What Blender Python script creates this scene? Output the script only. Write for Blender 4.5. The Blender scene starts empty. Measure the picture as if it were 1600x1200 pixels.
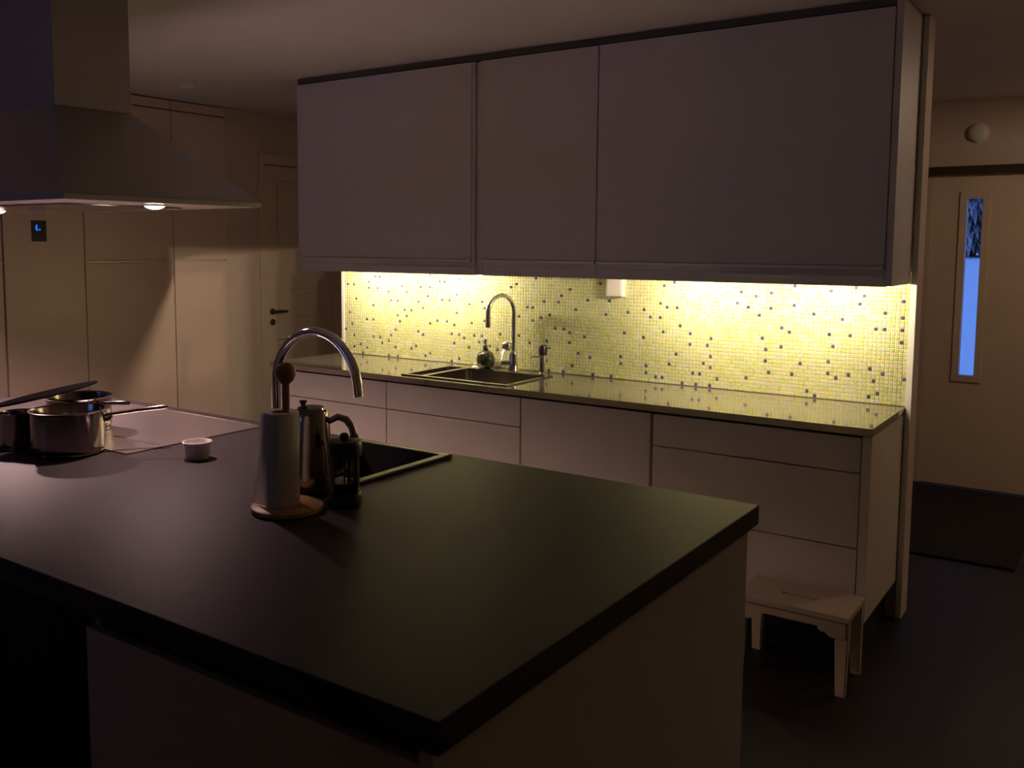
import bpy, bmesh, math, random
from mathutils import Vector, Matrix
random.seed(7)
S = bpy.context.scene
C = S.collection
PI = math.pi

# ------------------------------------------------------------------ camera, world, exposure
def R3(v): return Vector(v)
cam_d = bpy.data.cameras.new('camera'); cam = bpy.data.objects.new('camera', cam_d); C.objects.link(cam)
cam_d.sensor_fit = 'HORIZONTAL'; cam_d.sensor_width = 36.0
cam_d.lens = 1455.416 / 1600 * 36.0
cam_d.shift_x = (800 - 744.927) / 1600
cam_d.shift_y = (519.471 - 600) / 1600
cam_d.clip_start = 0.05
rt = Vector((0.81642247, 0.57743257, 0.00509695)); up = Vector((-0.0586724, 0.07416859, 0.99551824)); fw = Vector((-0.57446662, 0.81306251, -0.09443225))
m = Matrix((rt, up, -fw)).transposed().to_4x4()
m.translation = Vector((0, 0, 1.58))
cam.matrix_world = m
S.camera = cam

world = bpy.data.worlds.new('dusk_sky'); S.world = world; world.use_nodes = True
wn = world.node_tree; bg = wn.nodes['Background']
bg.inputs['Color'].default_value = (0.15, 0.31, 0.94, 1); bg.inputs['Strength'].default_value = 1.0

S.view_settings.view_transform = 'Standard'; S.view_settings.look = 'None'
S.view_settings.gamma = 1.0; S.view_settings.use_curve_mapping = False
S.view_settings.exposure = 0.15

LED_W = 4.5          # each small lamp under the wall cabinets
LED_COL = (1.0, 0.78, 0.54)
HOOD_W = (33.0, 120.0)  # spots in the hood, right and left
PASSAGE_FILL_W = 10.5     # pendant lamp added right of the picture to brighten hall and end panels
HOOD_COL = (1.0, 0.63, 0.62)

# ------------------------------------------------------------------ materials
MATS = {}
def nd(nt, t, **kw):
    n = nt.nodes.new(t)
    for k, v in kw.items(): setattr(n, k, v)
    return n
def mat(name, col, rough=0.5, metal=0.0, var=0.06, nscale=8.0, bump=0.0, bscale=200.0, stretch=None, coat=0.0, spec=0.5, emit=None, estr=0.0, rvar=0.0, trans=0.0, ior=1.45, sheen=0.0):
    m = bpy.data.materials.new(name); m.use_nodes = True; nt = m.node_tree
    b = nt.nodes['Principled BSDF']
    tc = nd(nt, 'ShaderNodeTexCoord'); mp = nd(nt, 'ShaderNodeMapping')
    nt.links.new(tc.outputs['Object'], mp.inputs['Vector'])
    if stretch: mp.inputs['Scale'].default_value = stretch
    no = nd(nt, 'ShaderNodeTexNoise'); no.inputs['Scale'].default_value = nscale; no.inputs['Detail'].default_value = 5
    nt.links.new(mp.outputs['Vector'], no.inputs['Vector'])
    rp = nd(nt, 'ShaderNodeValToRGB')
    rp.color_ramp.elements[0].position = 0.3; rp.color_ramp.elements[1].position = 0.7
    rp.color_ramp.elements[0].color = [c * (1 - var) for c in col] + [1]
    rp.color_ramp.elements[1].color = [min(1, c * (1 + var)) for c in col] + [1]
    nt.links.new(no.outputs['Fac'], rp.inputs['Fac']); nt.links.new(rp.outputs['Color'], b.inputs['Base Color'])
    b.inputs['Roughness'].default_value = rough; b.inputs['Metallic'].default_value = metal
    b.inputs['Specular IOR Level'].default_value = spec; b.inputs['Coat Weight'].default_value = coat
    b.inputs['IOR'].default_value = ior
    if trans: b.inputs['Transmission Weight'].default_value = trans
    if sheen: b.inputs['Sheen Weight'].default_value = sheen
    if rvar:
        mr = nd(nt, 'ShaderNodeMapRange'); mr.inputs['To Min'].default_value = max(0, rough - rvar); mr.inputs['To Max'].default_value = rough + rvar
        nt.links.new(no.outputs['Fac'], mr.inputs['Value']); nt.links.new(mr.outputs['Result'], b.inputs['Roughness'])
    if bump:
        n2 = nd(nt, 'ShaderNodeTexNoise'); n2.inputs['Scale'].default_value = bscale; n2.inputs['Detail'].default_value = 3
        nt.links.new(mp.outputs['Vector'], n2.inputs['Vector'])
        bp = nd(nt, 'ShaderNodeBump'); bp.inputs['Strength'].default_value = bump; bp.inputs['Distance'].default_value = 0.002
        nt.links.new(n2.outputs['Fac'], bp.inputs['Height']); nt.links.new(bp.outputs['Normal'], b.inputs['Normal'])
    if emit:
        b.inputs['Emission Color'].default_value = (*emit, 1); b.inputs['Emission Strength'].default_value = estr
    MATS[name] = m
    return m
M = MATS
mat('wall_paint', (0.68, 0.56, 0.46), 0.75, var=0.03, bump=0.15, bscale=120)
mat('ceiling_paint', (0.74, 0.71, 0.73), 0.85, var=0.02, bump=0.1, bscale=90)
mat('white_lacquer', (0.84, 0.78, 0.66), 0.35, var=0.015, nscale=3)
mat('shaded_island_lacquer', (0.52, 0.47, 0.42), 0.35, var=0.015, nscale=3)  # darker copy of the white lacquer, shade on the island put into the colour
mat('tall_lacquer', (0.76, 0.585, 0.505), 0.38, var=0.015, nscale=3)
mat('grey_lacquer', (0.70, 0.69, 0.71), 0.42, var=0.015, nscale=3)
mat('white_trim', (0.82, 0.80, 0.77), 0.45, var=0.02)
mat('door_paint', (0.76, 0.63, 0.48), 0.45, var=0.03)
mat('shadow_filler', (0.14, 0.125, 0.12), 0.6)  # pale filler coloured dark, shade of the ceiling gap put into the colour
mat('floor_wood', (0.010, 0.008, 0.007), 0.5, var=0.35, nscale=5, stretch=(1, 9, 1), bump=0.2, bscale=30)
mat('island_laminate', (0.036, 0.030, 0.030), 0.50, var=0.12, nscale=60, bump=0.08, bscale=400, rvar=0.04, spec=0.3)
mat('counter_laminate', (0.36, 0.335, 0.285), 0.07, 0.75, var=0.10, nscale=60, rvar=0.02)
mat('black_front', (0.012, 0.012, 0.013), 0.3)
mat('dark_rug', (0.012, 0.011, 0.011), 0.95, var=0.3, nscale=60, bump=0.5)
mat('grout', (0.90, 0.88, 0.74), 0.8, var=0.05)
TILE = []
for i, c in enumerate([(0.55, 0.60, 0.25), (0.60, 0.63, 0.32), (0.50, 0.57, 0.20), (0.60, 0.60, 0.38), (0.64, 0.60, 0.20), (0.56, 0.59, 0.42)]):
    TILE.append(mat('glass_tile_%d' % i, c, 0.16, var=0.05, coat=0.3))
mat('glass_tile_dark', (0.09, 0.085, 0.13), 0.15, var=0.5, nscale=40)
mat('chrome', (0.80, 0.80, 0.81), 0.07, 1.0, var=0.01)
mat('steel', (0.34, 0.30, 0.275), 0.15, 1.0, var=0.05, stretch=(1, 1, 20), nscale=15)
mat('brushed_steel', (0.36, 0.33, 0.31), 0.20, 1.0, var=0.06, stretch=(1, 30, 1), nscale=20)
mat('hood_steel', (0.44, 0.41, 0.41), 0.48, 0.75, var=0.04, stretch=(30, 30, 1), nscale=10)
mat('hob_steel', (0.88, 0.82, 0.82), 0.27, 0.95, var=0.05, stretch=(2, 20, 1), nscale=14)
mat('aluminium', (0.78, 0.75, 0.70), 0.45, 0.6, var=0.02)
mat('black_plastic', (0.018, 0.017, 0.017), 0.35)
mat('black_granite', (0.020, 0.019, 0.017), 0.38, var=0.3, nscale=300)
mat('dark_lid', (0.008, 0.007, 0.0075), 0.7, 0.0, spec=0.0)
mat('beech', (0.46, 0.26, 0.10), 0.45, var=0.18, nscale=6, stretch=(1, 10, 1))
mat('dark_beech', (0.30, 0.16, 0.07), 0.45, var=0.15, nscale=10)
mat('paper', (0.88, 0.84, 0.80), 0.95, var=0.02, bump=0.4, bscale=250)
mat('card', (0.45, 0.33, 0.22), 0.9)
mat('ceramic', (0.86, 0.82, 0.78), 0.15, var=0.01, coat=0.4)
mat('white_plastic', (0.80, 0.77, 0.72), 0.4, var=0.01)
mat('stool_paint', (0.62, 0.52, 0.38), 0.5, var=0.04)
mat('dark_bronze', (0.10, 0.07, 0.05), 0.4, 0.6)
mat('green_glass', (0.020, 0.024, 0.010), 0.1, coat=0.6)
mat('coffee', (0.015, 0.010, 0.007), 0.2)
mat('spruce', (0.42, 0.40, 0.40), 0.9, var=0.6, nscale=14)
mat('snow', (0.85, 0.86, 0.88), 0.9, var=0.04, bump=0.2, bscale=3)
mat('bark', (0.06, 0.045, 0.035), 0.9)
mat('lamp_glow', (1, 0.9, 0.75), 0.5, emit=(1.0, 0.86, 0.74), estr=14.0)
mat('shade_glow', (.8, .75, .65), 0.5, emit=(1.0, 0.68, 0.42), estr=0.4)
mat('led_glow', (1, 0.9, 0.75), 0.5, emit=(1.0, 0.86, 0.62), estr=4.0)
mat('display_glow', (0.0, 0.02, 0.05), 0.4, emit=(0.01, 0.17, 1.0), estr=1.0)
mat('violet_glow', (0.0, 0.0, 0.02), 0.4, emit=(0.12, 0.08, 0.9), estr=0.35)
def glass(name, tint):
    m = bpy.data.materials.new(name); m.use_nodes = True; nt = m.node_tree
    nt.nodes.remove(nt.nodes['Principled BSDF']); out = nt.nodes['Material Output']
    t = nd(nt, 'ShaderNodeBsdfTransparent'); t.inputs['Color'].default_value = (*tint, 1)
    g = nd(nt, 'ShaderNodeBsdfGlossy'); g.inputs['Roughness'].default_value = 0.03
    f = nd(nt, 'ShaderNodeFresnel'); f.inputs['IOR'].default_value = 1.45
    mx = nd(nt, 'ShaderNodeMixShader')
    nt.links.new(f.outputs[0], mx.inputs[0]); nt.links.new(t.outputs[0], mx.inputs[1]); nt.links.new(g.outputs[0], mx.inputs[2])
    nt.links.new(mx.outputs[0], out.inputs['Surface']); MATS[name] = m
glass('clear_glass', (0.94, 0.96, 0.97)); glass('smoke_glass', (0.82, 0.80, 0.77))

# ------------------------------------------------------------------ builders
def origin(p):
    v = Vector((0, 0, 0))
    while p is not None: v += p.location; p = p.parent
    return v
def link(name, me, m, parent=None, loc=None):
    """mesh data given in world coordinates; becomes local to its parent (or to loc)"""
    o = bpy.data.objects.new(name, me)
    off = origin(parent) if parent else Vector(loc or (0, 0, 0))
    if off.length: me.transform(Matrix.Translation(-off))
    if parent: o.parent = parent
    elif loc: o.location = loc
    for mm in (m if isinstance(m, (list, tuple)) else [m]): me.materials.append(M[mm] if isinstance(mm, str) else mm)
    C.objects.link(o)
    return o
def obj(name, bm, m, parent=None, smooth=False, loc=None):
    bmesh.ops.recalc_face_normals(bm, faces=bm.faces)
    me = bpy.data.meshes.new(name); bm.to_mesh(me); bm.free()
    if smooth:
        for p in me.polygons: p.use_smooth = True
        if smooth != 'all': me.set_sharp_from_angle(angle=math.radians(40))
    return link(name, me, m, parent, loc)
def add_box(bm, x0, x1, y0, y1, z0, z1, bev=0.0):
    x0, x1 = sorted((x0, x1)); y0, y1 = sorted((y0, y1)); z0, z1 = sorted((z0, z1))
    t = bmesh.new()
    r = bmesh.ops.create_cube(t, size=1)
    for v in t.verts: v.co = Vector(((x0 + x1) / 2 + v.co.x * (x1 - x0), (y0 + y1) / 2 + v.co.y * (y1 - y0), (z0 + z1) / 2 + v.co.z * (z1 - z0)))
    if bev: bmesh.ops.bevel(t, geom=t.edges[:], offset=bev, segments=2, profile=0.6, affect='EDGES')
    me = bpy.data.meshes.new('tmp'); t.to_mesh(me); t.free(); bm.from_mesh(me); bpy.data.meshes.remove(me)
def box(name, b, m, parent=None, bev=0.0015, loc=None):
    bm = bmesh.new(); add_box(bm, *b, bev=bev); return obj(name, bm, m, parent, loc=loc)
def boxes(name, bs, m, parent=None, bev=0.0, loc=None):
    bm = bmesh.new()
    for b in bs: add_box(bm, *b, bev=bev)
    return obj(name, bm, m, parent, loc=loc)
def add_lathe(bm, prof, c, seg=40, a0=0.0, a1=2 * PI):
    """prof: list of (r, z) bottom to top around the vertical axis at c"""
    full = abs(a1 - a0 - 2 * PI) < 1e-6; n = seg if full else seg + 1
    rings = []
    for r, z in prof:
        if r < 1e-6: rings.append([bm.verts.new((c[0], c[1], c[2] + z))])
        else: rings.append([bm.verts.new((c[0] + r * math.cos(a0 + (a1 - a0) * i / seg), c[1] + r * math.sin(a0 + (a1 - a0) * i / seg), c[2] + z)) for i in range(n)])
    for A, B in zip(rings, rings[1:]):
        for i in range(seg):
            j = (i + 1) % n
            if len(A) == 1 and len(B) == 1: continue
            if len(A) == 1: bm.faces.new((A[0], B[i], B[j]))
            elif len(B) == 1: bm.faces.new((A[i], A[j], B[0]))
            else: bm.faces.new((A[i], A[j], B[j], B[i]))
def lathe(name, prof, c, m, parent=None, seg=40, smooth=True, rot=None, loc=None):
    bm = bmesh.new(); add_lathe(bm, prof, (0, 0, 0), seg)
    if rot is not None: bmesh.ops.transform(bm, matrix=rot.to_4x4(), verts=bm.verts)
    bmesh.ops.translate(bm, vec=c, verts=bm.verts)
    return obj(name, bm, m, parent, smooth, loc=loc)
def add_tube(bm, pts, rad, seg=14, cap=True):
    pts = [Vector(p) for p in pts]; n = len(pts)
    rad = rad if isinstance(rad, (list, tuple)) else [rad] * n
    tang = [(pts[min(i + 1, n - 1)] - pts[max(i - 1, 0)]).normalized() for i in range(n)]
    ref = Vector((0, 0, 1)) if abs(tang[0].z) < 0.9 else Vector((0.3, 1, 0)).normalized()
    nrm = (ref - tang[0] * ref.dot(tang[0])).normalized()
    rings = []
    for i in range(n):
        nrm = (nrm - tang[i] * nrm.dot(tang[i])).normalized(); bn = tang[i].cross(nrm)
        rings.append([bm.verts.new(pts[i] + (nrm * math.cos(2 * PI * k / seg) + bn * math.sin(2 * PI * k / seg)) * rad[i]) for k in range(seg)])
    for A, B in zip(rings, rings[1:]):
        for k in range(seg): bm.faces.new((A[k], A[(k + 1) % seg], B[(k + 1) % seg], B[k]))
    if cap: bm.faces.new(rings[0][::-1]); bm.faces.new(rings[-1])
def tube(name, pts, rad, m, parent=None, seg=14, loc=None):
    bm = bmesh.new(); add_tube(bm, pts, rad, seg); return obj(name, bm, m, parent, True, loc=loc)
def add_slab(bm, U, V, w0, w1, holes, axes='xyz'):
    """slab over the grid lines U x V from w0 to w1, without the cells listed in holes"""
    def P(u, v, w):
        d = dict(zip(axes, (u, v, w))); return (d['x'], d['y'], d['z'])
    vs = {}
    def vert(i, j, k):
        if (i, j, k) not in vs: vs[(i, j, k)] = bm.verts.new(P(U[i], V[j], (w0, w1)[k]))
        return vs[(i, j, k)]
    nu, nv = len(U) - 1, len(V) - 1
    solid = lambda i, j: 0 <= i < nu and 0 <= j < nv and (i, j) not in holes
    for i in range(nu):
        for j in range(nv):
            if not solid(i, j): continue
            for k in (0, 1): bm.faces.new([vert(i, j, k), vert(i + 1, j, k), vert(i + 1, j + 1, k), vert(i, j + 1, k)])
            for di, dj, a, b in ((-1, 0, (i, j), (i, j + 1)), (1, 0, (i + 1, j), (i + 1, j + 1)), (0, -1, (i, j), (i + 1, j)), (0, 1, (i, j + 1), (i + 1, j + 1))):
                if not solid(i + di, j + dj): bm.faces.new([vert(*a, 0), vert(*b, 0), vert(*b, 1), vert(*a, 1)])
def slab(name, U, V, w0, w1, holes, m, parent=None, axes='xyz', bev=0.0, loc=None):
    bm = bmesh.new(); add_slab(bm, U, V, w0, w1, holes, axes)
    bmesh.ops.recalc_face_normals(bm, faces=bm.faces)
    if bev:
        es = [e for e in bm.edges if len(e.link_faces) == 2 and e.calc_face_angle(0) > 0.5]
        bmesh.ops.bevel(bm, geom=es, offset=bev, segments=2, profile=0.6, affect='EDGES')
    return obj(name, bm, m, parent, loc=loc)
def tag(o, label, cat, group=None):
    o['label'] = label; o['category'] = cat
    if group: o['group'] = group
    return o
def thing(name, label, cat, loc, group=None):
    o = bpy.data.objects.new(name, None); C.objects.link(o); o.location = loc; o.empty_display_size = 0.05
    return tag(o, label, cat, group)
def struct(o, label=None):
    o['kind'] = 'structure'
    if label: o['label'] = label
    return o
def sempty(name, loc, label=None):
    o = bpy.data.objects.new(name, None); C.objects.link(o); o.location = loc; return struct(o, label)
def arc(c, u, v, r, a0, a1, n=16):
    c, u, v = Vector(c), Vector(u), Vector(v)
    return [c + u * (r * math.cos(a0 + (a1 - a0) * i / n)) + v * (r * math.sin(a0 + (a1 - a0) * i / n)) for i in range(n + 1)]

# ------------------------------------------------------------------ room shell
H = 2.508
XL, YH = -5.215, 6.76
XR, YF = 1.3, -2.0
struct(box('floor', (-6.2, XR + .15, YF - .15, YH + .15, -0.10, 0.0), 'floor_wood', bev=0), 'dark wooden floor')
struct(box('ceiling', (-6.2, XR + .15, YF - .15, YH + .15, H, H + 0.15), 'ceiling_paint', bev=0), 'pale painted ceiling')
# left wall: niche with tall cabinets from y=2.15 to 4.335, inner door from y=4.68
wl = sempty('wall_left', (XL, 4.6, 0), 'cream wall with the tall cabinets and the panelled door')
slab('wall_surface', [YF - .15, 2.15, 4.337, 4.677, 5.53, YH], [0, 2.150, H], XL - 0.14, XL, {(1, 0), (1, 1), (3, 0)}, 'wall_paint', wl, axes='yzx')
box('niche_back', (-6.1, -5.95, 2.15, 4.337, 0, H), 'wall_paint', wl, 0)
box('niche_side', (-5.95, XL - .14, 2.05, 2.15, 0, H), 'wall_paint', wl, 0)
box('niche_side', (-5.95, XL - .14, 4.337, 4.43, 0, H), 'wall_paint', wl, 0)
# hall wall with an opening for the outer door
slab('wall_hall', [XL - .14, -1.125, -0.17, XR + .15], [0, 2.04, H], YH, YH + 0.14, {(1, 0)}, 'wall_paint', axes='xzy')
struct(bpy.data.objects['wall_hall'], 'cream hall wall around the outer door')
struct(box('wall_right', (XR, XR + .15, YF - .15, YH, 0, H), 'wall_paint', bev=0), 'plain cream side wall')
slab('wall_front', [XL - .14, -4.9, -3.7, XR], [0, 1.0, 2.25, H], YF - 0.15, YF, {(1, 1)}, 'wall_paint', axes='xzy')
struct(bpy.data.objects['wall_front'], 'cream wall with the added window')
w = sempty('added_window_1', (-4.3, YF, 1.0), 'added window with white frame, out of view, letting in blue dusk light')  # unseen window, added behind the camera for bluish light
slab('window_frame', [-4.9, -4.84, -4.32, -4.28, -3.76, -3.7], [1.0, 1.06, 2.19, 2.25], YF - 0.11, YF - 0.04, {(1, 1), (3, 1)}, 'white_trim', w, axes='xzy')
for a, b in ((-4.84, -4.32), (-4.28, -3.76)): box('pane', (a, b, YF - .08, YF - .07, 1.06, 2.19), 'clear_glass', w, 0)

# kitchen partition wall with the mosaic
WX0, WX1, WY = -3.966, -0.734, 4.188
wb = sempty('wall_back', (-2.35, 4.25, 0), 'partition wall with the yellow-green mosaic splashback')
box('wall_core', (WX0, WX1, WY, WY + 0.11, 0, H), 'wall_paint', wb, 0)
TX0, TX1, TZ0, TZ1 = -3.946, -0.757, 0.9125, 1.475
box('grout_bed', (TX0, TX1, WY - 0.0045, WY, TZ0, TZ1), 'grout', wb, 0)
for nm, a, b in (('edge_strip', WX0, TX0), ('edge_strip', TX1, WX1)):
    box(nm, (a, b, WY - 0.012, WY, 0.0 if a > -1 else 0.9125, 2.50 if a > -1 else 1.425), 'white_trim', wb, 0.001)
pitch, tw = 0.0172, 0.0146
nx = int((TX1 - TX0) / pitch); nz = int((TZ1 - TZ0) / pitch); pitch_x = (TX1 - TX0) / nx
vs, fs, mi = [], [], []; dvs, dfs = [], []
dark = set()
for i in range(nx):
    for j in range(nz):
        if random.random() < 0.041 and not any((i + a, j + b) in dark for a in (-1, 0, 1) for b in (-1, 0, 1)): dark.add((i, j))
for i in range(nx):
    for j in range(nz):
        cx, cz = TX0 + (i + .5) * pitch_x, TZ0 + (j + .5) * pitch
        h = tw / 2; yf = WY - 0.0068 + random.uniform(-.0002, .0002); ty, tz = random.uniform(-.00012, .00012), random.uniform(-.00012, .00012)
        V_, F_ = (dvs, dfs) if (i, j) in dark else (vs, fs)
        n = len(V_); e = 0.0012
        for (k, dy) in ((h, WY - 0.004), (h, None), (h - e, None)):
            for sx, sz in ((-1, -1), (1, -1), (1, 1), (-1, 1)):
                y = dy if dy is not None else yf + sx * ty + sz * tz + (0.0012 if k == h else 0)
                V_.append((cx + sx * k, y, cz + sz * k))
        for q in range(4):
            F_.append((n + q, n + (q + 1) % 4, n + 4 + (q + 1) % 4, n + 4 + q)); F_.append((n + 4 + q, n + 4 + (q + 1) % 4, n + 8 + (q + 1) % 4, n + 8 + q))
        F_.append((n + 8, n + 9, n + 10, n + 11))
        if (i, j) not in dark: mi += [random.choices(range(6), (30, 26, 18, 12, 5, 12))[0]] * 9
me = bpy.data.meshes.new('mosaic_tile'); me.from_pydata(vs, [], fs); me.polygons.foreach_set('material_index', mi)
o = link('mosaic_tile', me, TILE, wb); o['kind'] = 'stuff'; o['label'] = 'small yellow-green glass mosaic tiles'
me = bpy.data.meshes.new('dark_mosaic_tile'); me.from_pydata(dvs, [], dfs)
o = link('dark_mosaic_tile', me, 'glass_tile_dark', wb); o['kind'] = 'stuff'; o['label'] = 'scattered dark violet mosaic tiles'

# ------------------------------------------------------------------ inner door on the left wall
d1 = sempty('door_1', (XL, 5.1, 0), 'cream panelled inner door with dark lever handle')
dx = XL + 0.012
boxes('door_frame', [(XL - .14, XL + .018, 4.632, 4.677, 0, 2.222), (XL - .14, XL + .018, 5.53, 5.575, 0, 2.222), (XL - .14, XL + .018, 4.677, 5.53, 2.150, 2.222)], 'door_paint', d1, 0)
Us = [4.681, 4.800, 5.406, 5.526]; Vs = [0.008, 0.22, 0.86, 0.985, 1.232, 1.368, 2.035, 2.146]
slab('door_leaf', Us, Vs, XL - 0.045, XL - 0.004, {(1, 1), (1, 3), (1, 5)}, 'door_paint', d1, axes='yzx', bev=0.004)
for j in (1, 3, 5):
    box('door_panel', (XL - .035, XL - .022, Us[1], Us[2], Vs[j], Vs[j + 1]), 'door_paint', d1, 0)
    box('raised_field', (XL - .023, XL - .012, Us[1] + .035, Us[2] - .035, Vs[j] + .035, Vs[j + 1] - .035), 'door_paint', d1, 0.006)
hz = 1.074; hy = 4.757
h_ = lathe('door_handle', [(0, 0), (.024, 0), (.024, .006), (.010, .010), (.009, .045), (0, .046)], (XL - .004, hy, hz), 'dark_bronze', d1, 24, rot=Matrix.Rotation(PI / 2, 3, 'Y'))
tube('lever', [(XL + .036, hy - .005, hz), (XL + .040, hy + .03, hz + .002), (XL + .040, hy + .075, hz), (XL + .038, hy + .115, hz - .002)], [.010, .010, .009, .007], 'dark_bronze', h_)
lathe('lock_rosette', [(0, 0), (.024, 0), (.024, .006), (.020, .009), (0, .009)], (XL - .004, hy, 0.995), 'dark_bronze', d1, 24, rot=Matrix.Rotation(PI / 2, 3, 'Y'))

# ------------------------------------------------------------------ outer door in the hall, with narrow pane
d2 = sempty('door_2', (-0.65, YH, 0), 'cream outer door with a tall narrow window strip')
gx0, gx1, gz0, gz1 = -0.915, -0.826, 0.742, 1.888
slab('door_leaf', [-1.118, gx0, gx1, -0.177], [0.005, gz0, gz1, 2.033], YH + .004, YH + .055, {(1, 1)}, 'door_paint', d2, axes='xzy')
slab('pane_moulding', [gx0 - .042, gx0, gx1, gx1 + .042], [gz0 - .042, gz0, gz1, gz1 + .042], YH - .006, YH + .004, {(1, 1)}, 'door_paint', d2, axes='xzy', bev=.003)
box('pane', (gx0, gx1, YH + .026, YH + .032, gz0, gz1), 'clear_glass', d2, 0)
boxes('door_jamb', [(-1.125, -1.118, YH, YH + .14, 0, 2.04), (-.177, -.17, YH, YH + .14, 0, 2.04), (-1.118, -.177, YH, YH + .14, 2.033, 2.04)], 'door_paint', d2)
rl = tag(box('rail', (-1.14, -0.10, YH - .045, YH, 2.040, 2.094), 'dark_bronze', bev=.004), 'long dark rail above the outer hall door', 'rail')
al = thing('wall_alarm', 'small round white alarm on hall wall above the dark rail', 'alarm', (-.87, YH, 2.30))
lathe('base_plate', [(0, 0), (.062, 0), (.062, .012), (0, .012)], (-.87, YH, 2.30), 'white_plastic', al, 32, rot=Matrix.Rotation(PI / 2, 3, 'X'))
lathe('cover', [(.055, .012), (.054, .03), (.040, .042), (.018, .045), (0, .045)], (-.87, YH, 2.30), 'white_plastic', al, 32, rot=Matrix.Rotation(PI / 2, 3, 'X'))
rg = tag(box('hall_rug', (-1.35, -0.40, 5.13, 6.66, 0, 0.012), 'dark_rug', bev=.004), 'large black rug on hall floor before the outer door', 'rug')

# outside the door: snow and spruces
bm = bmesh.new(); gx = [-40 + 4 * i for i in range(21)]; gy = [YH + .16, 8, 10, 12, 14, 16, 18, 20, 22, 26, 32, 45, 60]
def gz_(x, y): t = min(1, max(0, (y - 9) / 13)); return -.15 + 1.55 * t * t * (3 - 2 * t) + .04 * math.sin(x * .9 + y * .7)
gv = [[bm.verts.new((x, y, gz_(x, y))) for x in gx] for y in gy]
for A, B in zip(gv, gv[1:]):
    for i in range(20): bm.faces.new((A[i], A[i + 1], B[i + 1], B[i]))
struct(obj('ground', bm, 'snow', None, 'all'), 'snow-covered slope outside the hall door')
def spruce(x, y, h, r, label):
    z0 = gz_(x, y)
    t = thing('spruce_tree', label, 'tree', (x, y, z0))
    tube('trunk', [(x, y, z0 - .05), (x, y, z0 + h * .95)], [.12, .02], 'bark', t, 8)
    bm = bmesh.new()
    for k in range(34):
        z = z0 + .05 + h * .93 * (k + random.random() * .8) / 35; rr = r * (1 - k / 35); n = 64
        for i in range(n):
            a = 2 * PI * (i + random.random()) / n; ln = rr * random.uniform(.6, 1.1)
            d = Vector((math.cos(a), math.sin(a), 0)); s = Vector((-d.y, d.x, 0)) * (ln * .045)
            z += random.uniform(-.06, .06); p0 = Vector((x, y, z + .10)); p1 = p0 + d * ln + Vector((0, 0, -.35 * ln)); pm = p0 + d * ln * .6 + Vector((0, 0, -.12 * ln))
            v = [bm.verts.new(q) for q in (p0, pm + s, p1, pm - s, pm + Vector((0, 0, -.05)))]
            bm.faces.new((v[0], v[1], v[2])); bm.faces.new((v[0], v[2], v[3])); bm.faces.new((v[0], v[4], v[1])); bm.faces.new((v[4], v[2], v[1])); bm.faces.new((v[0], v[3], v[4])); bm.faces.new((v[3], v[2], v[4]))
    obj('branches', bm, 'spruce', t)['kind'] = 'stuff'
spruce(-2.95, 22.5, 4.6, 1.6, 'snow-dusted spruce tree outside, seen through the narrow door pane')

# ------------------------------------------------------------------ tall cabinets in the left wall niche
TF = -5.203                                             # front plane
def tall_unit(y0, y1, label, split=1.462, top=2.435, name='tall_cabinet', two=True):
    t = thing(name, label, 'cabinet', (TF - .3, (y0 + y1) / 2, 0), 'tall cabinets built into the left wall')
    g = 0.0018
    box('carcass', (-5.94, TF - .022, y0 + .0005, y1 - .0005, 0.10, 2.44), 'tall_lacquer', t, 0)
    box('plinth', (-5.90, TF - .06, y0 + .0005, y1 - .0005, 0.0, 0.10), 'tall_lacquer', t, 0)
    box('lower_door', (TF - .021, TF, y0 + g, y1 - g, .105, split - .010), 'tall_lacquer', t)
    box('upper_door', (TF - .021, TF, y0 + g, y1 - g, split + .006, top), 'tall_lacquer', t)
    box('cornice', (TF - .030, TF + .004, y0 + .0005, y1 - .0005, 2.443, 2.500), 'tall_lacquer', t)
    box('grip_rail', (TF - .021, TF + .004, y0 + g, y1 - g, split - .007, split + .002), 'aluminium', t, .0008)
    return t
tall_unit(3.892, 4.332, 'cream tall cabinet nearest to the panelled inner door')
tall_unit(3.250, 3.890, 'wide cream tall cabinet left beside the one at the inner door')
tall_unit(2.152, 2.745, 'cream tall cabinet at the left picture edge beyond the fridge')
fr = thing('fridge', 'cream tall fridge with small black blue-lit display behind the hood', 'fridge', (TF - .3, 3.0, 0))
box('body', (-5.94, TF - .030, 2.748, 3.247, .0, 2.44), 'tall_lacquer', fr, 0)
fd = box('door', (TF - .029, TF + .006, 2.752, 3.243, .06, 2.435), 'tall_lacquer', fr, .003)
dp = box('display', (TF + .006, TF + .009, 2.915, 3.006, 1.582, 1.703), 'black_plastic', fr, .001)
bm = bmesh.new(); add_tube(bm, [(TF + .0095, 2.948, 1.678), (TF + .0095, 2.944, 1.660), (TF + .0095, 2.950, 1.644)], [.004, .006, .005], 8); add_tube(bm, [(TF + .0095, 2.963, 1.656), (TF + .0095, 2.967, 1.646)], .004, 8)
obj('lit_symbol', bm, 'display_glow', dp)
box('indicator_light', (TF + .006, TF + .008, 2.943, 2.949, 1.733, 1.739), 'violet_glow', fr, 0)
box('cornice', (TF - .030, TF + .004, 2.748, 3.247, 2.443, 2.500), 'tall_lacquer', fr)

sd = thing('smoke_detector', 'small round white detector on the ceiling beyond the hood', 'detector', (-4.53, 3.5, H))
lathe('base_plate', [(0, 0), (.055, 0), (.055, -.012), (0, -.012)], (-4.53, 3.5, H), 'white_plastic', sd, 32)
lathe('cover', [(.048, -.012), (.046, -.028), (.030, -.038), (0, -.040)], (-4.53, 3.5, H), 'white_plastic', sd, 32)

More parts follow.
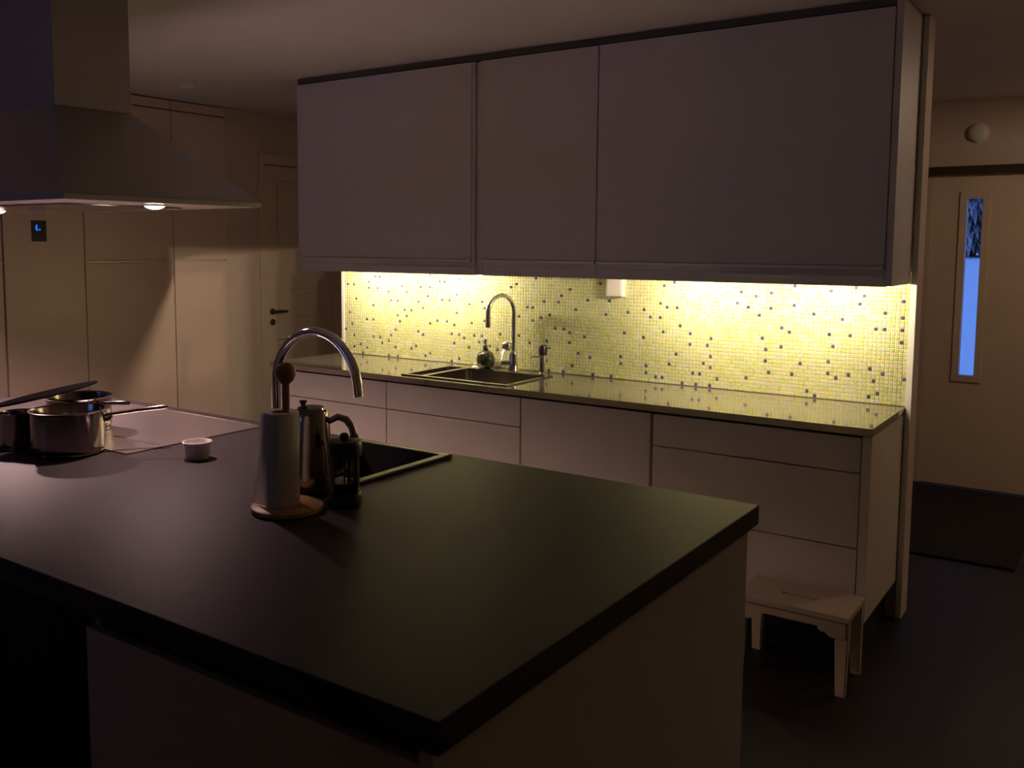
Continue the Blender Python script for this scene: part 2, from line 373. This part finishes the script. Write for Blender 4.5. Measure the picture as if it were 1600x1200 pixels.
# ------------------------------------------------------------------ base cabinets under the back counter
BF = 3.612                                              # front plane of drawers
BZ0, BZ1 = 0.165, 0.876
def base_unit(x0, x1, label, rows, ctop=None, name='base_cabinet', front='drawer_front', cat='cabinet', grp='base cabinets under the mosaic counter'):
    t = thing(name, label, cat, ((x0 + x1) / 2, 3.9, 0), grp)
    box('carcass', (x0 + .0005, x1 - .0005, BF + .022, WY - .014, BZ0, ctop or BZ1 - .013), 'white_lacquer', t, 0)
    box('plinth', (x0 + .0005, x1 - .0005, BF + .06, WY - .014, 0, BZ0 - .0005), 'black_front', t, 0)
    g = .002
    for a, b in rows: box(front, (x0 + g, x1 - g, BF, BF + .021, a + .0025, b - .0025), 'white_lacquer', t, .0018)
    return t
base_unit(-3.955, -3.122, 'white drawer cabinet at the left end of the mosaic counter', [(BZ0, .448), (.448, .730), (.730, .872)])
base_unit(-3.120, -2.302, 'white sink cabinet below the steel sink', [(BZ0, .730), (.730, .872)], .72)
base_unit(-2.298, -1.646, 'white panelled dishwasher with one plain tall front', [(BZ0, .872)], None, 'dishwasher', 'front_panel', 'dishwasher', None)
base_unit(-1.636, -0.796, 'white wide drawer cabinet behind the wooden stool', [(BZ0, .445), (.445, .733), (.733, .872)])
tag(box('end_panel', (-.794, -.760, BF - .002, WY - .014, BZ0, .877), 'white_lacquer', bev=.001), 'white end panel closing the base cabinets beside the stool', 'panel')

CZ = 0.910
SKx0, SKx1, SKy0, SKy1 = -3.05, -2.395, 3.645, 4.065
tag(slab('counter_worktop', [-3.976, SKx0 + .012, SKx1 - .012, -.757], [3.598, SKy0 + .012, SKy1 - .012, WY - .001], .880, CZ, {(1, 1)}, 'counter_laminate', bev=.0015), 'long glossy dark worktop along the mosaic splashback', 'worktop')

# steel sink with two bowls
sk = thing('steel_sink', 'inset stainless steel sink with two bowls below the mosaic', 'sink', ((SKx0 + SKx1) / 2, (SKy0 + SKy1) / 2, CZ))
dv0, dv1 = -2.935, -2.905
slab('rim', [SKx0, SKx0 + .022, dv0, dv1, SKx1 - .022, SKx1], [SKy0, SKy0 + .020, SKy1 - .035, SKy1], CZ + .0005, CZ + .007, {(1, 1), (3, 1)}, 'brushed_steel', sk, bev=.0015)
def bowl(name, x0, x1, y0, y1, z1, depth, m, parent, r=.035):
    bm = bmesh.new(); rings = []
    def ring(inset, z, rr):
        out = []
        for cx, cy, a in ((x1 - inset - rr, y1 - inset - rr, 0), (x0 + inset + rr, y1 - inset - rr, PI / 2), (x0 + inset + rr, y0 + inset + rr, PI), (x1 - inset - rr, y0 + inset + rr, 1.5 * PI)):
            for k in range(6): out.append(bm.verts.new((cx + rr * math.cos(a + k * PI / 10), cy + rr * math.sin(a + k * PI / 10), z)))
        return out
    rr = min(r, (x1 - x0) / 2 - .004)
    for ins, z in ((0, z1), (.003, z1 - depth * .8), (.010, z1 - depth * .95), (.022, z1 - depth)): rings.append(ring(ins, z, max(rr - ins * .3, .005)))
    for A, B in zip(rings, rings[1:]):
        for i in range(24): bm.faces.new((A[i], B[i], B[(i + 1) % 24], A[(i + 1) % 24]))
    bm.faces.new(rings[-1])
    return obj(name, bm, m, parent, True)
bowl('bowl', SKx0 + .021, dv0 + .001, SKy0 + .019, SKy1 - .034, CZ + .006, .12, 'brushed_steel', sk)
b2 = bowl('bowl', dv1 - .001, SKx1 - .021, SKy0 + .019, SKy1 - .034, CZ + .006, .17, 'brushed_steel', sk)
lathe('drain', [(0, .001), (.028, .001), (.030, .004), (.038, .004), (.040, .001)], (-2.66, 3.84, CZ - .163), 'chrome', b2, 28)

# chrome tap at the back counter
tx, ty = -2.668, 4.115
tp = thing('mixer_tap', 'chrome swan-neck mixer tap behind the steel sink', 'tap', (tx, ty, CZ))
lathe('base', [(0, 0), (.030, 0), (.030, .008), (.025, .014), (.024, .050), (.021, .090), (.018, .10), (0, .10)], (tx, ty, CZ), 'chrome', tp, 32)
sdv = Vector((-2.712 - tx, 3.94 - ty, 0)); reach = sdv.length; sdv.normalize(); rad = reach / 2; zc = 1.315 - rad - .0
pts = [(tx, ty, CZ + .09), (tx, ty, CZ + .2), (tx, ty, zc - .02)] + arc(Vector((tx, ty, zc)) + sdv * rad, -sdv, Vector((0, 0, 1)), rad, 0, PI, 22)
endp = Vector((tx, ty, zc)) + sdv * reach
pts += [endp + Vector((0, 0, -.03)), endp + Vector((0, 0, -.055))]
tube('spout', pts, .0122, 'chrome', tp, 18)
tube('aerator', [endp + Vector((0, 0, -.048)), endp + Vector((0, 0, -.072))], .0142, 'chrome', tp, 18)
lv = lathe('lever_body', [(0, -.026), (.016, -.024), (.026, -.012), (.029, 0), (.026, .014), (.014, .026), (0, .028)], (tx - .028, ty - .022, CZ + .135), 'chrome', tp, 28)
tube('lever', [(tx - .03, ty - .03, CZ + .120), (tx - .034, ty - .055, CZ + .100), (tx - .034, ty - .072, CZ + .070)], [.010, .008, .006], 'chrome', lv)
tube('valve_knob', [(tx - .018, ty - .012, CZ + .045), (tx - .055, ty - .038, CZ + .045)], [.016, .018], 'chrome', tp)

so = thing('soap_dispenser', 'round dark green soap bottle with pump left of the chrome tap', 'soap dispenser', (-2.849, 4.118, CZ))
c0 = (-2.849, 4.118, CZ)
lathe('bottle', [(0, 0), (.026, 0), (.040, .010), (.0485, .028), (.0515, .046), (.049, .064), (.041, .081), (.028, .094), (.014, .101), (.014, .118), (0, .118)], c0, 'green_glass', so, 36)
pu = lathe('pump', [(.017, .112), (.017, .126), (.006, .128), (.006, .146), (.011, .147), (.011, .158), (0, .159)], c0, 'chrome', so, 24)
tube('nozzle', [(-2.849, 4.118, CZ + .152), (-2.858, 4.09, CZ + .152), (-2.860, 4.078, CZ + .146)], .0042, 'chrome', pu)
tag(lathe('sink_plug', [(0, 0), (.017, 0), (.019, .006), (.012, .012), (.006, .016), (.009, .026), (0, .028)], (-2.872, 4.050, CZ + .0072), 'white_plastic', None, 24, loc=(-2.872, 4.050, CZ + .0072)), 'small pale plug on the sink rim before the round soap bottle', 'plug')
s2 = thing('dispenser', 'slim chrome and black dispenser right of the tap', 'dispenser', (-2.482, 4.105, CZ))
c0 = (-2.482, 4.105, CZ)
lathe('body', [(0, 0), (.021, 0), (.021, .006), (.0175, .010), (.0175, .095), (.019, .100), (0, .100)], c0, 'chrome', s2, 28)
hd = lathe('head', [(.019, .100), (.023, .104), (.023, .145), (.019, .152), (0, .152)], c0, 'black_plastic', s2, 28)
tube('lever', [(-2.47, 4.105, CZ + .14), (-2.435, 4.095, CZ + .141)], .005, 'black_plastic', hd)
tube('spout', [(-2.49, 4.10, CZ + .092), (-2.525, 4.07, CZ + .094), (-2.530, 4.064, CZ + .080)], .005, 'chrome', s2)

# wall socket below the wall cabinets
so_ = thing('wall_switch', 'white square wall switch box on the mosaic under the cabinets', 'switch', (-2.10, WY, 1.37))
box('cover_plate', (-2.146, -2.056, WY - .042, WY - .0055, 1.326, 1.416), 'white_plastic', so_, .004)
box('rocker', (-2.138, -2.064, WY - .0445, WY - .0422, 1.334, 1.408), 'white_plastic', so_, .001)

# ------------------------------------------------------------------ wall cabinets
UF, UZ0, UZ1 = 3.810, 1.495, 2.471
def wall_cab(x0, x1, label, strip=None, edge_l=False):
    t = thing('wall_cabinet', label, 'cabinet', ((x0 + x1) / 2, 4.0, UZ0), 'wall cabinets over the mosaic')
    box('carcass', (x0 + .0005, x1 - .0005, UF + .024, WY - .014, 1.471, UZ1 + .004), 'grey_lacquer', t, 0)
    box('valance', (x0 + .0005, x1 - .0005, UF + .008, 3.9235, 1.424, 1.470), 'grey_lacquer', t, .0004)
    box('valance_face', (x0 + .0005, x1 - .0005, UF + .008, UF + .0235, 1.4705, 1.4905), 'grey_lacquer', t, 0)
    dr = box('door', (x0 + .002, x1 - .002, UF, UF + .022, UZ0 + .010, UZ1), 'grey_lacquer', t, .0018)
    box('grip_rail', (x0 + .003, x1 - .003, UF - .008, UF + .014, UZ0 - .004, UZ0 + .0085), 'aluminium', dr, .0015)
    if strip: box('grip_strip', (strip[0], strip[1], UF - .002, UF + .0075, 1.452, 1.463), 'aluminium', t, .001)
    return t
wall_cab(-3.953, -2.728, 'grey wide wall cabinet at the left end over the sink', (-3.42, -2.735))
wall_cab(-2.664, -2.029, 'grey narrow wall cabinet between the two wide ones')
wall_cab(-2.027, -0.786, 'grey wide wall cabinet at the right end nearest the hall', (-1.44, -0.79))
tag(boxes('filler_panel', [(-2.7275, -2.713, UF + .004, WY - .014, 1.427, UZ1), (-2.679, -2.6645, UF + .004, WY - .014, 1.427, UZ1), (-2.7125, -2.6795, UF + .022, WY - .014, 1.427, UZ1)], 'grey_lacquer'), 'narrow grey upright filler between left and middle wall cabinets', 'panel')
tag(box('side_panel', (-.785, -.760, UF + .004, WY - .014, 1.427, 2.500), 'grey_lacquer', bev=.001), 'grey side panel at right end of the wall cabinets', 'panel')
tag(box('top_filler', (-3.953, -.786, UF + .012, UF + .04, UZ1 + .0055, H - .001), 'shadow_filler', bev=0), 'recessed strip between wall cabinets and ceiling, darkened as gap shade', 'panel')

# lamps under the wall cabinets
def led(x, label):
    t = thing('cabinet_lamp', label, 'lamp', (x, 3.945, 1.471), 'lamps under the wall cabinets')
    box('housing', (x - .15, x + .15, 3.927, 3.963, 1.461, 1.4705), 'aluminium', t, .001)
    box('diffuser', (x - .14, x + .14, 3.933, 3.943, 1.4585, 1.4605), 'led_glow', t, 0)
    for k in (-.1, 0, .1):
        L = bpy.data.lights.new('lamp_light', 'POINT'); L.energy = LED_W; L.color = LED_COL; L.shadow_soft_size = .005
        o = bpy.data.objects.new('lamp_light', L); C.objects.link(o); o.parent = t; o.location = (k, -.007, -.0165)
led(-3.58, 'slim lamp under the left wall cabinet, nearer its left end')
led(-3.07, 'slim lamp under the left wall cabinet, nearer the tap')
led(-1.60, 'slim lamp under the right wall cabinet, nearer the switch box')
led(-1.06, 'slim lamp under the right wall cabinet, nearer the hall')

# ------------------------------------------------------------------ island
IX0, IX1, IY0, IY1, IZ = -3.95, -0.764, 0.992, 2.358, 0.910
sx0, sx1, sy0, sy1 = -2.145, -1.730, 1.876, 2.318        # island sink outline
hx0, hx1, hy0, hy1 = -3.48, -2.580, 1.732, 2.295        # hob outline
tag(slab('island_worktop', [IX0, sx0 + .012, sx1 - .012, IX1], [IY0, sy0 + .012, sy1 - .012, IY1], .858, IZ, {(1, 1)}, 'island_laminate', bev=.003), 'broad matt dark worktop of the kitchen island', 'worktop')
def isl_unit(x0, x1, y0, y1, face, label, fronts, m='shaded_island_lacquer', fname='drawer_front'):
    t = thing('island_cabinet', label, 'cabinet', ((x0 + x1) / 2, (y0 + y1) / 2, 0), 'cabinets of the kitchen island')
    box('carcass', (x0 + .0005, x1 - .0005, y0 + .022, y1 - .022 if face > 0 else y1, .14, .690), m, t, 0)
    for a, b in ((x0 + .0005, x0 + .018), (x1 - .018, x1 - .0005)): box('side_panel', (a, b, y0 + .022, y1 - .022, .6905, .845), m, t, 0)
    box('plinth', (x0 + .0005, x1 - .0005, y0 + .07, y1 - .07, 0, .14), 'black_front', t, 0)
    for a, b in fronts:
        yy = (y0, y0 + .0215) if face < 0 else (y1 - .0215, y1)
        box(fname, (x0 + .002, x1 - .002, yy[0], yy[1], a, b), m, t, .0018)
    return t
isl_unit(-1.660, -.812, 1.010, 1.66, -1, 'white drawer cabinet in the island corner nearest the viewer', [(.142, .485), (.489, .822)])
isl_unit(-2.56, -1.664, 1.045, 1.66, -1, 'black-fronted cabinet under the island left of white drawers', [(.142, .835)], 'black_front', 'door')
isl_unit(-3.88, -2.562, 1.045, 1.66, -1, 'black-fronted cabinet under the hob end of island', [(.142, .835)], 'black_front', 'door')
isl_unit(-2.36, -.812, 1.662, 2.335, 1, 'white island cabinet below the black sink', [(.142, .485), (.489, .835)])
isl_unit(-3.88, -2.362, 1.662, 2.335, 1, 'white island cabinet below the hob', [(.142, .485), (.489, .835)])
tag(box('island_end_panel', (-.810, -.785, 1.006, 2.336, 0, .857), 'shaded_island_lacquer', bev=.001), 'white end panel of the island facing the hall', 'panel')

# hob
hb = thing('hob', 'pale glossy built-in hob under the hood', 'hob', ((hx0 + hx1) / 2, (hy0 + hy1) / 2, IZ))
HZ = IZ + .003
box('plate', (hx0, hx1, hy0, hy1, IZ + .0002, HZ), 'hob_steel', hb, .001)
slab('edge_frame', [hx0 - .004, hx0, hx1, hx1 + .004], [hy0 - .004, hy0, hy1, hy1 + .004], IZ + .0002, HZ + .0004, {(1, 1)}, 'brushed_steel', hb)

# island sink, black composite with a raised rim
ks = thing('black_sink', 'black sink with raised rim set into the island', 'sink', ((sx0 + sx1) / 2, (sy0 + sy1) / 2, IZ))
slab('rim', [sx0, sx0 + .03, sx1 - .03, sx1], [sy0, sy0 + .03, sy1 - .03, sy1], IZ + .0005, IZ + .010, {(1, 1)}, 'black_granite', ks, bev=.003)
bw = bowl('bowl', sx0 + .029, sx1 - .029, sy0 + .029, sy1 - .029, IZ + .008, .19, 'black_granite', ks)
lathe('drain', [(0, .001), (.030, .001), (.032, .004), (.040, .004), (.042, .001)], (-1.94, 2.1, IZ - .181), 'chrome', bw, 28)

# island tap
fx, fy = -2.312, 2.118
ft = thing('island_tap', 'large chrome swan-neck tap behind the paper roll on the island', 'tap', (fx, fy, IZ))
lathe('base', [(0, 0), (.030, 0), (.030, .010), (.024, .016), (.023, .085), (.019, .10), (0, .10)], (fx, fy, IZ), 'chrome', ft, 32)
tip = Vector((-1.945, 2.118, 0)); sdv = tip - Vector((fx, fy, 0)); reach = sdv.length; sdv.normalize(); rad = reach / 2; zc = 1.300 - rad
pts = [(fx, fy, IZ + .09), (fx, fy, zc - .10), (fx, fy, zc - .04)] + arc(Vector((fx, fy, zc)) + sdv * rad, -sdv, Vector((0, 0, 1)), rad, 0, PI, 28)
endp = Vector((fx, fy, zc)) + sdv * reach
pts += [endp + Vector((0.002, 0, -.01))]
tube('spout', pts, .0155, 'chrome', ft, 20)
lv = tube('lever', [(fx + .018, fy + .006, IZ + .06), (fx + .06, fy + .02, IZ + .065), (fx + .095, fy + .03, IZ + .08)], [.010, .008, .007], 'chrome', ft)

# ------------------------------------------------------------------ things on the island
# paper towel holder and roll
px_, py_ = -1.712, 1.600
ph = thing('paper_towel_holder', 'beech paper towel holder with round base and ball knob', 'holder', (px_, py_, IZ))
lathe('base', [(0, .001), (.086, .001), (.090, .004), (.090, .013), (.086, .016), (0, .016)], (px_, py_, IZ), 'beech', ph, 56)
lathe('post', [(.0095, .0165), (.0095, .325)], (px_, py_, IZ), 'dark_beech', ph, 20)
lathe('knob', [(0, .320), (.011, .322), (.020, .331), (.0255, .346), (.0245, .358), (.018, .369), (.009, .374), (0, .375)], (px_, py_, IZ), 'dark_beech', ph, 32)
qx, qy = px_ - .0105, py_ - .0075
pr = thing('paper_roll', 'white paper towel roll on the wooden holder', 'paper roll', (qx, qy, IZ + .0165))
lathe('roll', [(.0225, .002), (.0425, .0), (.0445, .003), (.0445, .233), (.0425, .236), (.0225, .234), (.0225, .002)], (qx, qy, IZ + .0165), 'paper', pr, 56)
lathe('core', [(.0205, .001), (.0224, .001), (.0224, .235), (.0205, .235), (.0205, .001)], (qx, qy, IZ + .0165), 'card', pr, 40)
camang = math.atan2(-qy, -qx)                           # outer sheet: wraps the near side, then its end hangs loose
tocam = Vector((math.cos(camang), math.sin(camang), 0)); lft = Vector((tocam.y, -tocam.x, 0)); qc = Vector((qx, qy, 0))
bm = bmesh.new(); vv = []
for j in range(11):
    t_ = j / 10; z = Vector((0, 0, IZ + .0185 + .230 * t_)); row = []
    for i in range(11):
        a = camang - .16 - (1.12 - .16) * i / 10; row.append(qc + Vector((math.cos(a), math.sin(a), 0)) * .0458 + z)
    A = row[-1].copy(); B = qc + lft * (.0475 + .024 * (1 - t_) + .003) - tocam * .030 + z
    for i in range(1, 7): row.append(A.lerp(B, i / 6) + lft * .004 * math.sin(PI * i / 6) * (1 - t_))
    vv.append([bm.verts.new(p) for p in row])
for j in range(10):
    for i in range(16): bm.faces.new((vv[j][i], vv[j][i + 1], vv[j + 1][i + 1], vv[j + 1][i]))
bmesh.ops.solidify(bm, geom=bm.faces[:], thickness=.0010)
obj('loose_sheet', bm, 'paper', pr, True)

# kettle
kx, ky = -1.782, 1.757
kt = thing('kettle', 'tapered steel kettle with curved handle behind the paper roll', 'kettle', (kx, ky, IZ))
kc = (kx, ky, IZ)
lathe('base', [(0, 0), (.060, 0), (.062, .004), (.062, .022), (.058, .026), (0, .026)], kc, 'black_plastic', kt, 44)
lathe('body', [(.058, .026), (.060, .030), (.0585, .060), (.053, .130), (.047, .200), (.044, .222), (.040, .228), (0, .2285)], kc, 'steel', kt, 48)
ld = lathe('lid', [(.038, .2288), (.036, .234), (.020, .237), (0, .238)], kc, 'steel', kt, 40)
hu = Vector((0.80, 0.60, 0)).normalized(); kv = Vector(kc)
lathe('lid_knob', [(0, .2382), (.007, .2384), (.007, .244), (.010, .246), (.010, .251), (0, .253)], tuple(kv - hu * .022), 'black_plastic', ld, 20)
tube('handle', [kv + hu * .046 + Vector((0, 0, .195)), kv + hu * .070 + Vector((0, 0, .207)), kv + hu * .092 + Vector((0, 0, .200)), kv + hu * .108 + Vector((0, 0, .178)), kv + hu * .114 + Vector((0, 0, .150)), kv + hu * .110 + Vector((0, 0, .100)), kv + hu * .092 + Vector((0, 0, .060)), kv + hu * .058 + Vector((0, 0, .046))], [.008, .0095, .010, .010, .010, .010, .009, .008], 'steel', kt)
tube('handle_grip', [kv + hu * .1125 + Vector((0, 0, .158)), kv + hu * .115 + Vector((0, 0, .140)), kv + hu * .112 + Vector((0, 0, .105)), kv + hu * .104 + Vector((0, 0, .080))], [.0115, .013, .013, .0115], 'black_plastic', kt)
sp = -hu
tube('spout', [kv + sp * .040 + Vector((0, 0, .190)), kv + sp * .056 + Vector((0, 0, .212)), kv + sp * .064 + Vector((0, 0, .222))], [.016, .011, .008], 'steel', kt)

# coffee press
fx_, fy_ = -1.632, 1.724
fp = thing('coffee_press', 'small coffee press with glass beaker and black lid', 'coffee press', (fx_, fy_, IZ))
fc = (fx_, fy_, IZ)
lathe('base', [(0, 0), (.043, 0), (.044, .004), (.044, .032), (.041, .036), (0, .036)], fc, 'black_plastic', fp, 40)
lathe('beaker', [(.0385, .0365), (.0385, .135)], fc, 'smoke_glass', fp, 40)
lathe('coffee_grounds', [(0, .0367), (.036, .0367), (.036, .052), (0, .053)], fc, 'coffee', fp, 32)
pl = lathe('plunger', [(.003, .055), (.0365, .056), (.0365, .062), (.003, .063), (.0025, .128)], fc, 'steel', fp, 32)
for a in range(4):
    aa = camang + PI / 4 + a * PI / 2; ca, sa = math.cos(aa) * .0405, math.sin(aa) * .0405
    tube('frame_strut', [(fx_ + ca, fy_ + sa, IZ + .034), (fx_ + ca, fy_ + sa, IZ + .132)], .0024, 'black_plastic', fp, 8)
l2 = lathe('lid', [(.0445, .130), (.0455, .134), (.0455, .160), (.042, .168), (.012, .170), (.005, .1705), (0, .1705)], fc, 'black_plastic', fp, 40)
lathe('knob', [(.010, .170), (.012, .176), (.011, .184), (.006, .187), (0, .1875)], fc, 'black_plastic', l2, 24)
hp = Vector((-.55, .83, 0)).normalized(); fv = Vector(fc)
tube('handle', [fv + hp * .044 + Vector((0, 0, .140)), fv + hp * .075 + Vector((0, 0, .138)), fv + hp * .082 + Vector((0, 0, .100)), fv + hp * .072 + Vector((0, 0, .050)), fv + hp * .043 + Vector((0, 0, .028))], .006, 'black_plastic', fp)

# ramekin
lathe_prof = [(0, 0), (.034, 0), (.037, .003), (.0445, .050), (.046, .053), (.044, .0545), (.0415, .052), (.036, .008), (.032, .005), (0, .005)]
rk = lathe('ramekin', lathe_prof, (-2.362, 1.834, IZ), 'ceramic', None, 48, loc=(-2.362, 1.834, IZ)); tag(rk, 'small white ceramic bowl alone on the island worktop', 'bowl')

# saucepans
def saucepan(x, y, z, r, h, hdir, hlen, hz, label, loop=None):
    t = thing('saucepan', label, 'saucepan', (x, y, z), 'steel saucepans by the hob')
    c = (x, y, z)
    lathe('base', [(0, 0), (r * .93, 0), (r * .96, .002), (r * .96, .008), (0, .008)], c, 'steel', t, 56)
    lathe('body', [(0, .0082), (r * .95, .0082), (r * .99, .014), (r, .022), (r, h - .006), (r * 1.035, h - .002), (r * 1.04, h), (r * 1.0, h + .0008), (r * .975, h - .006), (r * .975, .02), (r * .95, .012), (0, .011)], c, 'steel', t, 64)
    d = Vector(hdir).normalized(); v = Vector((x, y, z + hz))
    hd = tube('handle', [v + d * (r * 1.0 - .002), v + d * (r + .02) + Vector((0, 0, .004)), v + d * (r + hlen * .5) + Vector((0, 0, .012)), v + d * (r + hlen * .9) + Vector((0, 0, .018)), v + d * (r + hlen) + Vector((0, 0, .018))], [.0095, .006, .0068, .0078, .0055], 'steel', t, 12)
    tube('handle_bracket', [v + d * (r * 1.0 - .002) + Vector((0, 0, -.016)), v + d * (r + .012) + Vector((0, 0, -.013)), v + d * (r + .022) + Vector((0, 0, .002))], [.008, .007, .005], 'steel', hd, 10)
    if loop:
        e = Vector(loop).normalized(); s = Vector((-e.y, e.x, 0))
        tube('side_handle', [v + e * (r - .001) + s * .028, v + e * (r + .022) + s * .026, v + e * (r + .030), v + e * (r + .022) - s * .026, v + e * (r - .001) - s * .028], .005, 'steel', t, 10)
    return t
saucepan(-2.754, 1.640, IZ + .0032, .111, .138, (.57, .82, 0), .195, .110, 'big steel saucepan in front on the hob edge')
saucepan(-2.950, 1.585, IZ + .0004, .058, .118, (-.9, -.4, 0), .14, .09, 'narrow steel saucepan left of the big one, under the lid')
saucepan(-3.055, 1.865, HZ + .0007, .108, .122, (1, .08, 0), .16, .100, 'steel saucepan at the back on hob, behind the big one')
lc = Vector((-3.008, 1.715, 1.060)); rv = Vector((.8165, .5774, 0)); bk = Vector((-.5774, .8165, 0)); tl = math.radians(12.5)
Rm = Matrix((rv * math.cos(tl) + Vector((0, 0, math.sin(tl))), bk, -rv * math.sin(tl) + Vector((0, 0, math.cos(tl))))).transposed()
pl_ = thing('pan_lid', 'large dark flat pan lid lying tilted over the saucepans', 'lid', tuple(lc))
lathe('disc', [(0, 0), (.160, 0), (.168, .001), (.170, .004), (.168, .007), (.158, .008), (.06, .012), (0, .013)], tuple(lc), 'dark_lid', pl_, 64, rot=Rm)

# ------------------------------------------------------------------ extractor hood over the hob
hX0, hX1, hY0, hY1, hZ = -3.85, -2.610, 1.567, 2.333, 1.708
cX0, cX1, cY0, cY1, cZ = -3.425, -3.034, 1.802, 2.098, 2.047
hd = thing('extractor_hood', 'steel pyramid extractor hood with chimney over the hob', 'extractor hood', ((hX0 + hX1) / 2, 1.95, hZ))
box('chimney', (cX0, cX1, cY0, cY1, cZ + .0005, H - .001), 'hood_steel', hd, .002)
bm = bmesh.new()
lo = [bm.verts.new(p + (hZ + .018,)) for p in ((hX0, hY0), (hX1, hY0), (hX1, hY1), (hX0, hY1))]
hi = [bm.verts.new(p + (cZ,)) for p in ((cX0, cY0), (cX1, cY0), (cX1, cY1), (cX0, cY1))]
for i in range(4): bm.faces.new((lo[i], lo[(i + 1) % 4], hi[(i + 1) % 4], hi[i]))
bm.faces.new(lo[::-1]); bm.faces.new(hi)
obj('canopy', bm, 'hood_steel', hd)
slab('rim', [hX0, hX0 + .012, hX1 - .012, hX1], [hY0, hY0 + .012, hY1 - .012, hY1], hZ, hZ + .0175, {(1, 1)}, 'hood_steel', hd, bev=.001)
box('underside', (hX0 + .0125, hX1 - .0125, hY0 + .0125, hY1 - .0125, hZ, hZ + .010), 'hood_steel', hd, 0)
for a, b in ((-3.60, -3.24), (-3.22, -2.86)):
    gf = box('grease_filter', (a, b, 1.72, 2.18, hZ - .006, hZ - .0005), 'brushed_steel', hd, .001)
for hw, lx, ly in ((HOOD_W[0], -2.712, 1.955), (HOOD_W[1], -3.735, 1.955)):
    lm = lathe('spot_lamp', [(.040, -.0005), (.042, -.004), (.036, -.007), (.034, -.007), (.034, -.0005)], (lx, ly, hZ), 'chrome', hd, 32)
    lathe('spot_glass', [(0, -.017), (.014, -.016), (.026, -.012), (.0335, -.006), (.0335, -.001)], (lx, ly, hZ), 'lamp_glow', lm, 32)
    L = bpy.data.lights.new('hood_light', 'SPOT'); L.energy = hw; L.color = HOOD_COL; L.spot_size = math.radians(146); L.spot_blend = 1.0; L.shadow_soft_size = .025
    o = bpy.data.objects.new('hood_light', L); C.objects.link(o); o.parent = hd; o.location = Vector((lx, ly, hZ - .045)) - hd.location

# unseen pendant lamp, added to light the hall wall and end panels
def pendant(x, y, z, watt, label):
    t = thing('added_pendant_lamp', label, 'lamp', (x, y, H))
    lathe('ceiling_cup', [(0, 0), (.05, 0), (.045, -.03), (0, -.035)], (x, y, H), 'white_plastic', t, 28)
    tube('cord', [(x, y, H - .035), (x, y, z + .08)], .004, 'black_plastic', t, 8)
    lathe('shade', [(.025, .082), (.04, .077), (.12, .035), (.17, -.025), (.167, -.025), (.117, .032), (.038, .073), (0, .075)], (x, y, z), 'white_trim', t, 40)
    lathe('bulb', [(0, -.005), (.02, .0), (.026, .015), (.022, .035), (.013, .05), (.013, .07), (0, .07)], (x, y, z), 'shade_glow', t, 24)
    L = bpy.data.lights.new('lamp_light', 'POINT'); L.energy = watt; L.color = (1.0, .72, .50); L.shadow_soft_size = .02
    o = bpy.data.objects.new('lamp_light', L); C.objects.link(o); o.parent = t; o.location = (0, 0, z - .028 - H)
pendant(0.35, 5.5, 2.395, PASSAGE_FILL_W, 'white shaded pendant lamp added out of view to light the hall')

# ------------------------------------------------------------------ step stool
stx0, stx1, sty0, sty1, stz = -1.155, -.745, 3.303, 3.552, .290
st = thing('step_stool', 'pale painted wooden step stool before the drawers', 'stool', ((stx0 + stx1) / 2, (sty0 + sty1) / 2, 0))
mx_, my_ = (stx0 + stx1) / 2, (sty0 + sty1) / 2
slab('seat', [stx0, mx_ - .060, mx_ + .060, stx1], [sty0, my_ - .010, my_ + .010, sty1], stz - .022, stz, {(1, 1)}, 'stool_paint', st, bev=.004)
for sx in (-1, 1):
    for sy in (-1, 1):
        cx = mx_ + sx * (.205 - .024); cy = my_ + sy * (.1245 - .030)
        bm = bmesh.new()
        top = [(cx - .027, cy - .018), (cx + .022, cy - .018), (cx + .022, cy + .018), (cx - .027, cy + .018)]
        dx_, dy_ = sx * .004, sy * .014
        bot = [(cx + dx_ - .018, cy + dy_ - .013), (cx + dx_ + .016, cy + dy_ - .013), (cx + dx_ + .016, cy + dy_ + .013), (cx + dx_ - .018, cy + dy_ + .013)]
        A = [bm.verts.new((*p, stz - .0225)) for p in top]; B = [bm.verts.new((*p, 0)) for p in bot]
        for i in range(4): bm.faces.new((A[i], A[(i + 1) % 4], B[(i + 1) % 4], B[i]))
        bm.faces.new(A); bm.faces.new(B[::-1]); bmesh.ops.recalc_face_normals(bm, faces=bm.faces)
        bmesh.ops.bevel(bm, geom=[e for e in bm.edges if abs((e.verts[0].co - e.verts[1].co).z) > .1], offset=.003, segments=2, affect='EDGES')
        obj('leg', bm, 'stool_paint', st)
for yy in (sty0 + .006, sty1 - .020):                   # aprons with a rounded bracket at each end
    bm = bmesh.new(); x0, x1 = stx0 + .012, stx1 - .012; zt = stz - .0225
    cv = [(.095, .030), (.093, .040), (.084, .047), (.070, .046), (.062, .052), (.050, .060), (.030, .062)]
    pr_ = [(x0, zt), (x1, zt), (x1, zt - .056), (x1 - .03, zt - .062)] + [(x1 - u, zt - w) for u, w in cv[::-1][1:]] + [(x0 + u, zt - w) for u, w in cv[:-1]] + [(x0 + .03, zt - .062), (x0, zt - .056)]
    A = [bm.verts.new((x, yy, z)) for x, z in pr_]; B = [bm.verts.new((x, yy + .014, z)) for x, z in pr_]
    bm.faces.new(A); bm.faces.new(B[::-1])
    for i in range(len(pr_)): bm.faces.new((A[i], A[(i + 1) % len(pr_)], B[(i + 1) % len(pr_)], B[i]))
    obj('apron', bm, 'stool_paint', st)
